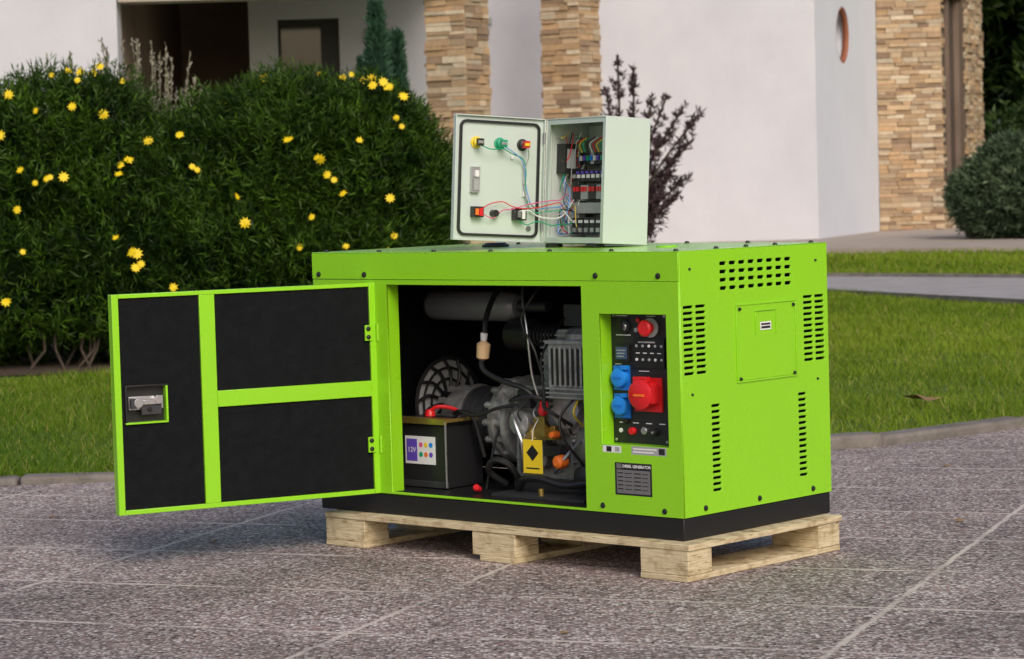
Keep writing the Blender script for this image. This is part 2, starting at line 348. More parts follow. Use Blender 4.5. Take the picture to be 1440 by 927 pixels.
# ---- open door
DM=Matrix.Translation((-1.1054,-.0,0))@Matrix.Rotation(-1.9298,4,'Z')
door=empty('door',gen,DM)
dw=.7836;a0,a1=.1577,.7615
b=MB()
b.box(0.0,dw,-.030,-.0265,a0,a1,'green')
b.box(0,.0185,-.0262,0,a0,a1,'green');b.box(dw-.019,dw,-.0262,0,a0,a1,'green')
b.box(.0188,dw-.0193,-.0262,0,a0,a0+.013,'green');b.box(.0188,dw-.0193,-.0262,0,a1-.011,a1,'green')
b.box(.487,.532,-.018,.001,a0+.0133,a1-.0113,'green')
b.box(.0188,.4867,-.018,.0008,.437,.482,'green')
b.build('door_skin',door,bevel=.0012)
b=MB()
b.box(.0195,.4865,-.026,-.006,.4825,a1-.0115,'foam');b.box(.0195,.4865,-.026,-.006,a0+.0135,.4365,'foam')
zz0,zz1=.405,.512;xx0,xx1=.632,.755
b.box(.5325,dw-.0195,-.026,-.006,a0+.0135,zz0-.0002,'foam');b.box(.5325,dw-.0195,-.026,-.006,zz1+.0002,a1-.0115,'foam')
b.box(.5325,xx0,-.026,-.006,zz0,zz1,'foam');b.box(xx1,dw-.0195,-.026,-.006,zz0,zz1,'foam')
b.build('door_foam',door)
b=MB()
b.box(xx0,xx1,-.0262,-.022,zz0,zz1,'black')
for q in((xx0,xx1,zz0,zz0+.005),(xx0,xx1,zz1-.005,zz1),(xx0,xx0+.006,zz0+.0053,zz1-.0053),(xx1-.006,xx1,zz0+.0053,zz1-.0053)):
    b.box(q[0],q[1],-.0218,.0015,q[2],q[3],'green' if q[3]<zz1-.02 or (q[0]<xx0+.01 and q[1]<xx1) else 'black')
b.box(xx0+.012,xx1-.012,-.0215,-.006,.444,.480,'steel');b.box(xx0+.02,xx1-.045,-.0058,.004,.430,.462,'darkmetal')
b.cyl((xx0+.03,-.006,.47),(xx0+.03,.012,.47),.012,k='steel');b.cyl((xx1-.035,-.006,.463),(xx1-.035,.012,.463),.013,k='steel')
b.box(xx0+.028,xx1-.03,.004,.010,.458,.470,'steel');b.box(xx1-.03,xx1-.014,.0,.009,.448,.476,'darkmetal');b.cyl((xx0+.055,.0,.445),(xx0+.055,.010,.445),.006,k='bolt')
b.build('door_lock',door,bevel=.0008)
b=MB()
for zc in(.619,.299):
    b.box(.012,.036,-.0008,.004,zc-.022,zc+.022,'green');b.cyl((-.004,.004,zc-.025),(-.004,.004,zc+.025),.006,k='green')
    for d in(-.012,.012): bolt(b,(.026,.004,zc+d),(0,1,0),.0055)
b.build('hinges',door)
# ---- engine bay
en=empty('engine',gen)
b=MB()
b.lathe((-1.19,.31,.680),(1,0,0),[(0,.02),(.004,.030),(.015,.040),(.03,.044),(.33,.044),(.345,.040),(.357,.030),(.36,.015)],'tank',32)
b.lathe((-.84,.31,.680),(1,0,0),[(0,.016),(.12,.016)],'darkmetal',16)
b.box(-1.12,-1.10,.31,.35,.72,.80,'darkmetal');b.box(-.92,-.90,.31,.35,.72,.80,'darkmetal')
b.build('muffler',en)
ax_v,ax_z=.36,.385
b=MB()
b.lathe((-1.185,ax_v,ax_z),(1,0,0),[(0,.13),(.006,.13)],'grey',40)
for r in(.135,.105,.072,.036):
    pts=[(-1.172,ax_v+r*math.cos(t),ax_z+r*math.sin(t)) for t in np.linspace(0,2*math.pi,33)]
    b.tube(pts,.0065 if r>.13 else .004,'blackpl',6,2)
for i in range(14):
    t=2*math.pi*i/14;t2=t+.35
    b.tube([(-1.170,ax_v+.03*math.cos(t),ax_z+.03*math.sin(t)),(-1.168,ax_v+.09*math.cos(t+.12),ax_z+.09*math.sin(t+.12)),(-1.170,ax_v+.134*math.cos(t2),ax_z+.134*math.sin(t2))],.005,'blackpl',6,4)
b.lathe((-1.178,ax_v,ax_z),(1,0,0),[(0,.035),(.014,.03)],'blackpl')
b.build('fan_guard',en)
b=MB()
av,az_=.32,.352
b.lathe((-1.12,av,az_),(1,0,0),[(0,.035),(.012,.06),(.03,.078),(.05,.088),(.10,.092),(.105,.098),(.115,.098)],'alu',36)
b.lathe((-1.005,av,az_),(1,0,0),[(0,.090),(.13,.090)],'darkmetal',36)
for i in range(5): b.lathe((-.99+i*.022,av,az_),(1,0,0),[(0,.093),(.007,.093)],'darkmetal',36)
for i in range(10): 
    t=2*math.pi*i/10
    b.box(-1.108,-1.02,av+.082*math.cos(t)-.004,av+.082*math.cos(t)+.004,az_+.082*math.sin(t)-.004,az_+.082*math.sin(t)+.012,'alu')
b.lathe((-.875,av,az_),(1,0,0),[(0,.09),(.004,.118),(.02,.124),(.03,.124),(.034,.105),(.06,.10),(.064,.130),(.08,.130),(.084,.11)],'alu',40)
for i in range(14):
    t=2*math.pi*i/14;yy=av+.113*math.cos(t);z_=az_+.113*math.sin(t)
    b.cyl((-.885,yy,z_),(-.800,yy,z_),.010,k='alu',n=10);b.cyl((-.892,yy,z_),(-.885,yy,z_),.006,k='steel',n=6)
b.build('alternator',en)
b=MB()
b.box(-.79,-.40,.235,.52,.20,.46,'alu');b.box(-.77,-.42,.20,.53,.165,.20,'darkmetal')
b.box(-.70,-.42,.26,.50,.46,.62,'alu')
for i in range(8): b.box(-.705,-.415,.252,.508,.475+i*.018,.481+i*.018,'alu')
for i in range(7): b.box(-.775+i*.05,-.768+i*.05,.222,.2349,.22,.45,'alu')
for z in(.25,.33,.41): b.box(-.785,-.405,.226,.2349,z,z+.007,'alu')
b.box(-.585,-.345,.15,.235,.435,.60,'alu')
for i in range(8): b.box(-.572+i*.019,-.562+i*.019,.1455,.1497,.475,.575,'black')
for i in range(8): b.box(-.561+i*.019,-.554+i*.019,.143,.1499,.470,.580,'alu')
for i in range(3): b.box(-.590,-.40,.140,.1495,.438+i*.012,.443+i*.012,'alu')
b.box(-.592,-.342,.143,.1495,.588,.598,'alu');b.lathe((-.50,.2,.615),(0,0,1),[(-.02,.05),(.0,.05),(.015,.035),(.02,.01)],'alu',24)
b.lathe((-.555,.225,.40),(0,-1,0),[(0,.068),(.02,.068),(.026,.055),(.045,.05),(.05,.03)],'alu',28)
for i in range(8):
    t=2*math.pi*i/8;bolt(b,(-.555+.06*math.cos(t),.205,.40+.06*math.sin(t)),(0,-1,0),.006,'bolt')
b.lathe((-.47,.225,.30),(0,-1,0),[(0,.075),(.02,.075),(.03,.06),(.04,.03)],'alu',28)
for i in range(8):
    t=2*math.pi*i/8;bolt(b,(-.47+.067*math.cos(t),.205,.30+.067*math.sin(t)),(0,-1,0),.006,'bolt')
b.lathe((-.68,.225,.265),(0,-1,0),[(0,.04),(.03,.04),(.036,.025)],'alu',24)
b.lathe((-.68,.19,.265),(0,-1,0),[(0,.022),(.010,.022),(.012,.012)],'darkmetal',18)
b.lathe((-.50,.225,.215),(0,-1,0),[(0,.035),(.04,.035),(.046,.02)],'darkmetal',24)
b.box(-.66,-.60,.19,.225,.42,.455,'darkmetal');b.box(-.745,-.70,.195,.225,.40,.45,'darkmetal');b.box(-.64,-.58,.18,.225,.27,.30,'darkmetal')
for i in range(26):
    bolt(b,(-.77+random.random()*.36,.2225,.22+random.random()*.23),(0,-1,0),.007,random.choice(['steel','bolt']))
b.lathe((-.725,.225,.36),(0,-1,0),[(0,.03),(.03,.03),(.032,.036),(.05,.036),(.054,.02)],'alu',20)
b.box(-.72,-.60,.185,.215,.315,.355,'brass');b.box(-.66,-.62,.165,.1849,.325,.382,'brass')
b.box(-.72,-.70,.17,.1849,.30,.33,'steel')
b.lathe((-.545,.16,.262),(0,-1,0),[(0,.018),(.012,.02),(.03,.018),(.036,.01)],'orange',16)
b.lathe((-.575,.17,.335),(0,-1,0),[(0,.010),(.012,.012),(.03,.008)],'orange',14)
b.lathe((-.612,.16,.425),(0,-.3,-1),[(0,.012),(.03,.014),(.04,.008)],'red',12)
b.build('engine_block',en,bevel=.0012)
b=MB()
b.lathe((-.86,.30,.60),(1,0,0),[(0,.03),(.01,.045),(.09,.045),(.10,.035)],'blackpl',24)
for i in range(8): b.lathe((-.76+i*.014,.28,.60),(1,0,0),[(0,.026),(.004,.033),(.010,.033),(.013,.026)],'rubber',20)
b.box(-.62,-.45,.26,.32,.63,.69,'darkmetal')
b.build('air_intake',en)
b=MB()
b.lathe((-.852,.17,.535),(.15,0,1),[(0,.008),(.006,.018),(.045,.020),(.05,.014),(.055,.006)],'filter',18)
b.lathe((-.845,.17,.59),(.12,0,1),[(0,.009),(.02,.011),(.024,.006)],'white',12)
b.tube([(-.855,.17,.54),(-.855,.17,.515),(-.83,.17,.495),(-.77,.17,.475),(-.70,.18,.455),(-.67,.2,.42)],.008,'rubber')
b.tube([(-.84,.17,.61),(-.845,.18,.645),(-.855,.22,.70),(-.86,.28,.76),(-.86,.34,.80)],.008,'rubber')
b.tube([(-.74,.26,.80),(-.71,.19,.73),(-.67,.16,.62),(-.665,.17,.50),(-.65,.18,.43)],.0035,'steel')
b.tube([(-.64,.26,.80),(-.66,.18,.72),(-.69,.16,.65),(-.645,.16,.57),(-.63,.18,.48)],.004,'rubber')
b.tube([(-.62,.27,.66),(-.605,.15,.56),(-.60,.14,.50),(-.59,.14,.40)],.003,'rubber')
b.tube([(-.80,.2,.18),(-.82,.15,.22),(-.79,.14,.255),(-.75,.16,.24),(-.74,.2,.18)],.010,'rubber')
b.tube([(-.70,.14,.18),(-.66,.12,.21),(-.60,.12,.215),(-.52,.13,.20),(-.44,.15,.21)],.011,'rubber')
b.tube([(-1.0,.20,.372),(-.95,.17,.385),(-.88,.17,.375),(-.80,.18,.40),(-.72,.22,.41)],.005,'rubber')
b.tube([(-.50,.16,.44),(-.52,.12,.39),(-.51,.12,.33),(-.49,.18,.25)],.004,'rubber')
b.tube([(-.60,.16,.46),(-.59,.13,.42),(-.55,.12,.40),(-.53,.18,.36)],.005,'rubber')
b.tube([(-.75,.24,.44),(-.72,.14,.425),(-.65,.14,.44),(-.60,.16,.43)],.006,'rubber')
b.tube([(-.485,.16,.44),(-.48,.13,.40),(-.49,.18,.36)],.003,'yellowp')
b.tube([(-.77,.24,.42),(-.74,.17,.38),(-.70,.16,.30),(-.72,.18,.22)],.005,'steel')
b.tube([(-.60,.22,.24),(-.57,.15,.23),(-.53,.14,.27),(-.50,.2,.33)],.005,'steel')
for i in range(5):
    x=-.70+i*.055;b.tube([(x,.225,.44),(x+random.uniform(-.03,.03),.16,.39),(x+random.uniform(-.04,.04),.21,.33)],.003,random.choice(['rubber','steel','darkmetal']))
b.tube([(-.86,.18,.165),(-.84,.2,.30),(-.82,.22,.36)],.004,'rubber')
b.box(-.735,-.69,.545,.575,.2,.62,'green')
b.lathe((-.815,.10,.175),(.3,-1,.4),[(0,.009),(.02,.010),(.025,.006)],'red',12)
b.box(-.74,-.40,.07,.19,.164,.172,'darkmetal');b.cyl((-.58,.10,.172),(-.58,.10,.19),.008,k='brass')
b.build('hoses',en)
b=MB()
b.box(-.663,-.592,.122,.123,.228,.322,'yellow');b.T=Matrix.Translation((-.628,.1215,.285))@Matrix.Rotation(math.radians(45),4,'Y');b.box(-.016,.016,-.0002,.0003,-.016,.016,'black');b.T=Matrix.Identity(4)
b.box(-.652,-.604,.1213,.1217,.240,.244,'black')
b.tube([(-.628,.122,.318),(-.63,.13,.35),(-.64,.164,.375)],.0012,'white',5)
b.build('warning_tag',en)
bt=empty('battery',gen)
b=MB();b.box(-1.16,-.955,.12,.27,.166,.345,'blackpl');b.box(-1.163,-.952,.117,.273,.345,.362,'black')
b.box(-1.166,-1.162,.1,.28,.166,.2,'darkmetal');b.box(-1.166,-.945,.112,.1165,.166,.185,'darkmetal')
b.build('battery_case',bt,bevel=.003)
b=MB();b.box(-1.172,-.94,.108,.135,.3625,.3665,'brass');b.box(-1.172,-.94,.1045,.108,.350,.3665,'brass');b.box(-.9395,-.936,.108,.275,.357,.3665,'brass')
b.tube([(-1.165,.106,.36),(-1.165,.106,.17)],.003,'steel');b.tube([(-.945,.106,.36),(-.945,.106,.17)],.003,'steel')
b.lathe((-1.075,.18,.365),(0,0,1),[(0,.016),(.012,.015),(.02,.009)],'red',14)
b.tube([(-1.075,.18,.38),(-1.05,.19,.392),(-1.02,.22,.385),(-.99,.25,.36)],.006,'red')
b.tube([(-.99,.19,.365),(-.96,.2,.38),(-.92,.2,.36),(-.90,.22,.25)],.006,'rubber')
b.build('battery_clamp',bt)
b=MB();yy=.1158
b.box(-1.118,-1.000,yy+.0012,yy+.0042,.232,.312,'white');b.box(-1.112,-1.070,yy+.0006,yy+.0010,.240,.304,'purple')
ks=['pink','yellowp','bluel','greenp','orange','purple']
for i in range(3):
    for j in range(2): b.cyl((-1.055+i*.020,yy+.0010,.288-j*.028),(-1.055+i*.020,yy+.0006,.288-j*.028),.0075,k=ks[i+3*j],n=14)
b.build('battery_label',bt)
text('battery_text','12V',.021,FRo(-1.091,yy+.0003,.272),'white',bt)
bt.parent=gen
# ------------------------------------------------------------------ pallet
pal=empty('wooden_pallet',None,GM)
pu0,pu1,pv0,pv1=-1.295,.049,-.045,.634
b=MB()
b.box(pu0,pu1,pv0,pv1,.0815,z1-.0005,'wood')
b.build('deck_board',pal,bevel=.0015)
b=MB()
for u0 in(pu0,-.715,pu1-.165):
    for k,v0 in enumerate((pv0+.003,.24,pv1-.105)):
        w=.160
        if k==1 and u0==pu1-.165: continue
        b.box(u0+.003+random.uniform(-.002,.002),u0+w,v0+random.uniform(-.002,.002),v0+.098,.0165,.0812,'wood')
    b.box(u0+.001 if u0<0 and u0>-.3 or u0<-1 else u0+.03,u0+.158,pv0+.001,pv1-.002,.0005,.0162,'wood')
b.build('blocks_and_skids',pal,bevel=.002)
# ------------------------------------------------------------------ cabinet
CM=GM@Matrix.Translation((-.7690,.3493,z3+.012))@Matrix.Rotation(-.2456,4,'Z')@Matrix.Rotation(-.0688,4,'X')
cab=empty('electrical_control_cabinet',None,CM)
cw,ch,cd=.2915,.3539,.1536
b=MB();t=.003
b.box(0,t,0.0,cd,0,ch,'cab');b.box(cw-t,cw,0,cd,0,ch,'cab');b.box(t,cw-t,0,cd,0,t,'cab');b.box(t,cw-t,0,cd,ch-t,ch,'cab');b.box(t,cw-t,cd-t,cd,t,ch-t,'cab')
b.build('cabinet_shell',cab,bevel=.0012)
panel('front_frame',rect(t+.001,cw-t-.001,t+.001,ch-t-.001),[rect(.016,cw-.016,.016,ch-.016)],.002,FR(.0035),'cab',cab,.0005)
b=MB();b.box(.012,cw-.012,cd-.014,cd-.011,.012,ch-.012,'cabin')
b.box(.0035,.006,.02,cd-.02,.012,ch-.012,'cabin')
yb=cd-.015
for zc in(.085,.165,.245): b.box(.02,cw-.02,yb-.006,yb,zc-.012,zc+.012,'steel')
for i in range(14):
    x=.03+i*.017
    b.box(x,x+.0155,yb-.05,yb-.007,.228,.262,'blackpl' if i%4 else 'grey');b.box(x+.004,x+.011,yb-.056,yb-.0502,.238,.252,['bluel','white','purple','greenp'][i%4])
    b.tube([(x+.008,yb-.05,.262),(x+.01,yb-.06,.285),(x+.02+random.uniform(-.01,.02),yb-.04,.305)],.0022,['red','yellowp','greenp','rubber','white'][i%5],6,4)
for i in range(10):
    x=.03+i*.0235
    b.box(x,x+.0215,yb-.065,yb-.007,.178,.212,'blackpl');b.box(x+.003,x+.018,yb-.067,yb-.0651,.188,.198,'white');b.box(x+.006,x+.015,yb-.072,yb-.0671,.200,.207,'purple')
for i in range(6):
    x=.03+i*.038
    b.box(x,x+.035,yb-.06,yb-.007,.128,.168,'grey' if i%2 else 'blackpl');b.box(x+.004,x+.014,yb-.064,yb-.0601,.150,.163,'red');b.box(x+.020,x+.030,yb-.064,yb-.0601,.150,.163,'red')
b.box(.03,.26,yb-.055,yb-.007,.088,.118,'grey')
for i in range(8):
    x=.03+i*.029
    b.box(x,x+.026,yb-.06,yb-.007,.028,.075,'blackpl');b.box(x+.004,x+.022,yb-.062,yb-.0601,.034,.046,'steel');b.box(x+.004,x+.022,yb-.062,yb-.0601,.060,.068,'white')
b.box(.0062,.05,.035,.075,.20,.285,'blackpl');b.box(.0505,.052,.04,.07,.215,.27,'grey')
b.box(.0062,.04,.09,.12,.05,.12,'grey')
b.build('cabinet_components',cab)
b=MB()
wk=['red','rubber','white','grey','bluel','yellowp','greenp','rubber','white']
for i in range(40):
    x0=random.uniform(.01,.05);y0=random.uniform(.03,.10);za=random.uniform(.03,.31);zb=za+random.uniform(-.12,.12)
    zb=min(.32,max(.03,zb))
    b.tube([(x0,y0,za),(x0+random.uniform(0,.02),y0+random.uniform(-.015,.02),(za+zb)/2+random.uniform(-.03,.03)),(x0+random.uniform(-.005,.03),min(.1,y0+random.uniform(-.01,.04)),zb)],.0015,wk[i%9],5,4)
b.build('cabinet_wiring',cab)
b=MB();b.box(.03,.07,-.012,.02,-.013,-.001,'blackpl');b.box(.22,.26,-.005,.03,-.010,-.001,'blackpl');b.build('feet',cab)
cdoor=empty('cabinet_door',cab,Matrix.Translation((0,-.001,0))@Matrix.Rotation(-1.6445,4,'Z'))
b=MB();W2=cw
b.box(0,W2,-.016,-.014,0,ch,'cab')
b.box(0,.003,-.0138,0,0,ch,'cab');b.box(W2-.003,W2,-.0138,0,0,ch,'cab');b.box(.0032,W2-.0032,-.0138,0,0,.003,'cab');b.box(.0032,W2-.0032,-.0138,0,ch-.003,ch,'cab')
b.box(.0032,W2-.0032,-.0138,-.010,.0032,ch-.0032,'cab')
b.build('door_panel',cdoor,bevel=.001)
panel('door_gasket',rrect(.016,W2-.016,.014,ch-.014,.02),[rrect(.022,W2-.022,.020,ch-.020,.015)],.007,basis((-1,0,0),(0,0,1),(0,1,0),(W2,-.006,0)),'blackpl',cdoor,.0005)
b=MB();f=-.0098
def btn(x,z,k1,k2):
    b.lathe((x,f,z),(0,1,0),[(0,.017),(.004,.017),(.005,.013),(.016,.013),(.018,.009)],k1,18);b.box(x-.008,x+.008,f+.018,f+.034,z-.010,z+.010,k2);b.box(x-.004,x+.010,f+.034,f+.038,z-.004,z+.004,'yellowp' if k1=='blackpl' else 'steel')
btn(.222,.277,'yellowp','blackpl');btn(.146,.277,'greenp','greenp');btn(.072,.277,'blackpl','red')
b.box(.212,.238,f,f+.012,.135,.208,'steel');b.box(.217,.233,f+.012,f+.016,.142,.172,'grey');b.box(.219,.231,f+.012,f+.02,.180,.198,'white')
b.box(.202,.234,f,f+.022,.066,.096,'blackpl');b.box(.206,.218,f+.022,f+.026,.070,.092,'red');b.box(.220,.230,f+.022,f+.026,.072,.090,'orange')
b.lathe((.162,f,.079),(0,1,0),[(0,.010),(.022,.010)],'blackpl',12);b.box(.148,.160,f,f+.014,.074,.084,'steel')
b.box(.064,.100,f,f+.024,.062,.096,'blackpl');b.box(.070,.080,f+.024,f+.028,.066,.092,'white');b.box(.084,.094,f+.024,f+.028,.070,.088,'steel')
b.box(.055,.066,f,f+.006,.165,.185,'white');b.box(.057,.068,f,f+.006,.130,.145,'white');b.box(.10,.11,f,f+.005,.235,.245,'white');b.cyl((.045,f,.04),(.045,f+.004,.04),.008,k='steel')
def w(pts,k,r=.0017):
    q=pts[-1];pts=pts+[(-.028,.055,q[2]+.004),(-.055,.045,q[2]+random.uniform(-.03,.04)),(-.085,.035,q[2]+random.uniform(-.02,.06))]
    b.tube([(x,f+y,z) for x,y,z in pts],r,k,5,6)
w([(.222,.03,.268),(.19,.035,.258),(.15,.03,.262),(.12,.025,.250),(.075,.015,.235),(.063,.012,.20),(.061,.01,.14),(.05,.012,.10),(.03,.02,.085),(.0,.035,.09)],'greenp')
w([(.146,.03,.268),(.12,.03,.255),(.08,.018,.232),(.066,.012,.20),(.058,.01,.15),(.04,.02,.10),(.0,.03,.10)],'bluel',.0013)
w([(.072,.035,.268),(.06,.02,.24),(.069,.012,.20),(.063,.012,.14),(.05,.02,.11),(.0,.04,.08)],'grey')
w([(.21,.025,.09),(.18,.02,.105),(.14,.018,.112),(.11,.02,.100),(.08,.03,.095),(.03,.03,.10),(-.005,.04,.11)],'red',.0015)
w([(.205,.02,.075),(.17,.02,.065),(.14,.018,.088),(.11,.02,.092),(.06,.03,.108),(.0,.035,.12)],'pink',.0015)
w([(.10,.02,.085),(.06,.03,.09),(.03,.03,.075),(-.005,.04,.07)],'white',.002)
w([(.09,.025,.06),(.06,.02,.05),(.03,.03,.06),(-.01,.04,.05)],'greenp',.0016)
b.build('door_components',cdoor)
b=MB()
for zc in(.05,.30): b.cyl((-.002,-.004,zc-.015),(-.002,-.004,zc+.015),.004,k='steel',n=10)
b.build('cabinet_hinges',cab)
# ------------------------------------------------------------------ numpy mesh
def npmesh(name,V,F,mi,mats,C=None,parent=None):
    V=np.asarray(V,np.float32);F=np.asarray(F,np.int32);k=F.shape[1]
    me=bpy.data.meshes.new(name);me.vertices.add(len(V));me.vertices.foreach_set('co',V.ravel())
    me.loops.add(F.size);me.loops.foreach_set('vertex_index',F.ravel())
    me.polygons.add(len(F));me.polygons.foreach_set('loop_start',np.arange(0,F.size,k,dtype=np.int32));me.polygons.foreach_set('loop_total',np.full(len(F),k,np.int32))
    for m_ in mats: me.materials.append(M[m_])
    me.polygons.foreach_set('material_index',np.broadcast_to(np.asarray(mi,np.int32),(len(F),)).copy())
    me.update(calc_edges=True)
    if C is not None:
        at=me.color_attributes.new('Col','FLOAT_COLOR','CORNER');c4=np.ones((len(F),k,4),np.float32);c4[:,:,:3]=C[:,None,:];at.data.foreach_set('color',c4.ravel())
    me.validate()
    ob=bpy.data.objects.new(name,me);col.objects.link(ob)
    if parent: ob.parent=parent
    return ob
def nz(v): return v/np.maximum(np.linalg.norm(v,axis=-1,keepdims=True),1e-9)
def lump(P,s):
    x,y,z=P[:,0]*s,P[:,1]*s,P[:,2]*s
    return (np.sin(x*1.7+y*.9+1)+np.sin(y*2.1-z*1.3+2)+np.sin(z*2.7+x*1.1)+np.sin(x*4.1-z*3.7+.5)*.6+np.sin(y*4.7+z*4.1)*.6)/4.2
def foliage(name,ells,n,leaf=.045,lw=.009,per=10,c0=(.05,.12,.02),c1=(.12,.22,.03),up=.6,flowers=None,rough=1,spread=.75,core=.80,zmin=.04,parent=None,stem=.05,lumpy=.08,cs=2.2):
    E=np.array(ells,float);area=(E[:,3]*E[:,4]+E[:,3]*E[:,5]+E[:,4]*E[:,5]);idx=rng.choice(len(E),n*2,p=area/area.sum())
    d=nz(rng.normal(size=(n*2,3)));e=E[idx]
    rad=1+rng.uniform(-.16,.03,(n*2,1))
    P=e[:,:3]+e[:,3:]*d*rad
    N=nz(d/e[:,3:])
    P=P+N*(lump(P,3.2)*lumpy+lump(P[:,::-1],9)*lumpy*.5)[:,None]
    ok=P[:,2]>zmin
    for i,q in enumerate(E):
        ins=(((P-q[:3])/q[3:])**2).sum(1)<.68
        ok&=~(ins&(idx!=i))
    P=P[ok][:n];N=N[ok][:n];dep=rad[ok][:n,0];n=len(P)
    D=nz(N*.8+np.array([0,0,up])+rng.normal(size=(n,3))*.35)
    D2=np.repeat(D,per,0);P2=np.repeat(P,per,0);m=len(D2)
    P2=P2+D2*rng.uniform(-stem,stem,(m,1))
    ld=nz(D2+rng.normal(size=(m,3))*spread)
    sd=nz(np.cross(ld,rng.normal(size=(m,3))))
    ln=leaf*rng.uniform(.6,1.25,(m,1));wd=lw*rng.uniform(.7,1.2,(m,1))
    a=P2;bb=P2+ld*ln*.5+sd*wd*.5;cc=P2+ld*ln;dd=P2+ld*ln*.5-sd*wd*.5
    V=np.stack([a,bb,cc,dd],1).reshape(-1,3);F=np.arange(len(V)).reshape(-1,4)
    q=(lump(P,cs)*.5+.5)*.3+(lump(P,cs*3.3)*.5+.5)*.35+rng.uniform(0,.35,n);q=np.clip((q-.25)*1.9,0,1);q*=np.clip((dep-.86)/.15,.05,1)  # deeper sprigs coloured darker, painting in the shade inside the foliage
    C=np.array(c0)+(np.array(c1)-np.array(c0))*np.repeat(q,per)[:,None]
    C*=rng.uniform(.7,1.3,(m,1))
    mi=np.zeros(len(F),int);mats=['leaf']
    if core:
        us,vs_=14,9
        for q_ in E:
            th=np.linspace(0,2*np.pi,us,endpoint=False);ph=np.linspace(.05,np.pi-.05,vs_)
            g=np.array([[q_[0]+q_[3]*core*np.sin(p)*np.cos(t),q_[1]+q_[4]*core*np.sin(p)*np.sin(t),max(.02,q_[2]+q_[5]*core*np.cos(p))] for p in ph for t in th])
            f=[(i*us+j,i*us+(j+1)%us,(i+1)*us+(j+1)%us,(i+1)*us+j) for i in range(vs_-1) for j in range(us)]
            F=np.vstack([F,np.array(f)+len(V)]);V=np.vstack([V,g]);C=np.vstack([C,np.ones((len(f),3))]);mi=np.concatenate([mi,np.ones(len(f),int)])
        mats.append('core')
    if flowers is not None:
        mats.append('petal');k=len(mats)-1
        for (fx,fy,fz,s) in flowers:
            nn=nz(np.array([rng.normal()*.35,-1+rng.normal()*.2,.55+rng.normal()*.3]));a_=nz(np.cross(nn,[0,0,1.]));b_=np.cross(nn,a_)
            c=np.array([fx,fy,fz]);vs=[];fs=[];np_=9
            for i in range(np_):
                t=2*np.pi*i/np_+.1;w_=.22
                dirn=a_*np.cos(t)+b_*np.sin(t);sdn=-a_*np.sin(t)+b_*np.cos(t)
                o=len(V)+len(vs);vs+=[c+nn*.002,c+dirn*s*.6+sdn*s*w_,c+dirn*s*1.1+nn*s*.3*rng.uniform(-1,1),c+dirn*s*.6-sdn*s*w_];fs.append((o,o+1,o+2,o+3))
            V=np.vstack([V,vs]);F=np.vstack([F,fs]);C=np.vstack([C,np.ones((len(fs),3))]);mi=np.concatenate([mi,np.full(len(fs),k)])
    return npmesh(name,V,F,mi,mats,C,parent)
# ------------------------------------------------------------------ ground
kx=np.array([-14,-6,-2,-1.4,0,.8,1.2,1.55,2.05,2.6,3.4,5,9,14]);ky=np.array([9.2,9.22,9.26,9.28,9.4,9.52,9.66,9.86,10.32,11.0,12.2,14.6,20,26])
def poly(name,pts,z,k):
    b=MB();b.add([(x,y,z) for x,y in pts],[tuple(range(len(pts)))],k);return b.build(name,smooth=False)
poly('ground',[(-400,-300),(400,-300),(400,600),(-400,600)],-.02,'farground')
def strip(name,xs,y0,y1,z,k):
    b=MB()
    for i in range(len(xs)-1): b.add([(xs[i],y0[i],z),(xs[i+1],y0[i+1],z),(xs[i+1],y1[i+1],z),(xs[i],y1[i],z)],[(0,1,2,3)],k)
    return b.build(name,smooth=False)
strip('paving',kx,np.full(len(kx),-12.),ky,0,'pave')
lx=np.linspace(-14,14,57);strip('lawn',lx,np.interp(lx,kx,ky)+.08,np.full(57,36.),.012,'grassbase')
b=MB();xs=np.linspace(-9,8,1700);ys=np.interp(xs,kx,ky)
i=0
while i<len(xs)-2:
    ln=random.uniform(.35,.85);j=i;acc=0
    while j<len(xs)-2 and acc<ln: acc+=math.hypot(xs[j+1]-xs[j],ys[j+1]-ys[j]);j+=1
    p=Vector((xs[i],ys[i],0));q=Vector((xs[j],ys[j],0));d=(q-p);l=d.length;ang=math.atan2(d.y,d.x)
    b.T=Matrix.Translation(p)@Matrix.Rotation(ang+random.uniform(-.03,.03),4,'Z')@Matrix.Rotation(random.uniform(-.04,.04),4,'X')@Matrix.Rotation(random.uniform(-.012,.012),4,'Y')
    b.box(.006,l-.006,-.0+random.uniform(-.012,.012),.11,-.05,.036+random.uniform(-.014,.018),'kerb')
    i=j
b.T=Matrix.Identity(4);b.build('kerb',bevel=.014)
path_front=lambda X: np.interp(X,[-14,0,2.66,3.72,6,14],[24.5,23.5,21.7,18.9,15.8,8])
path_back=lambda X: np.interp(X,[-14,0,3.04,4.59,7,14],[27.5,26.6,24.8,23.3,20.5,13])
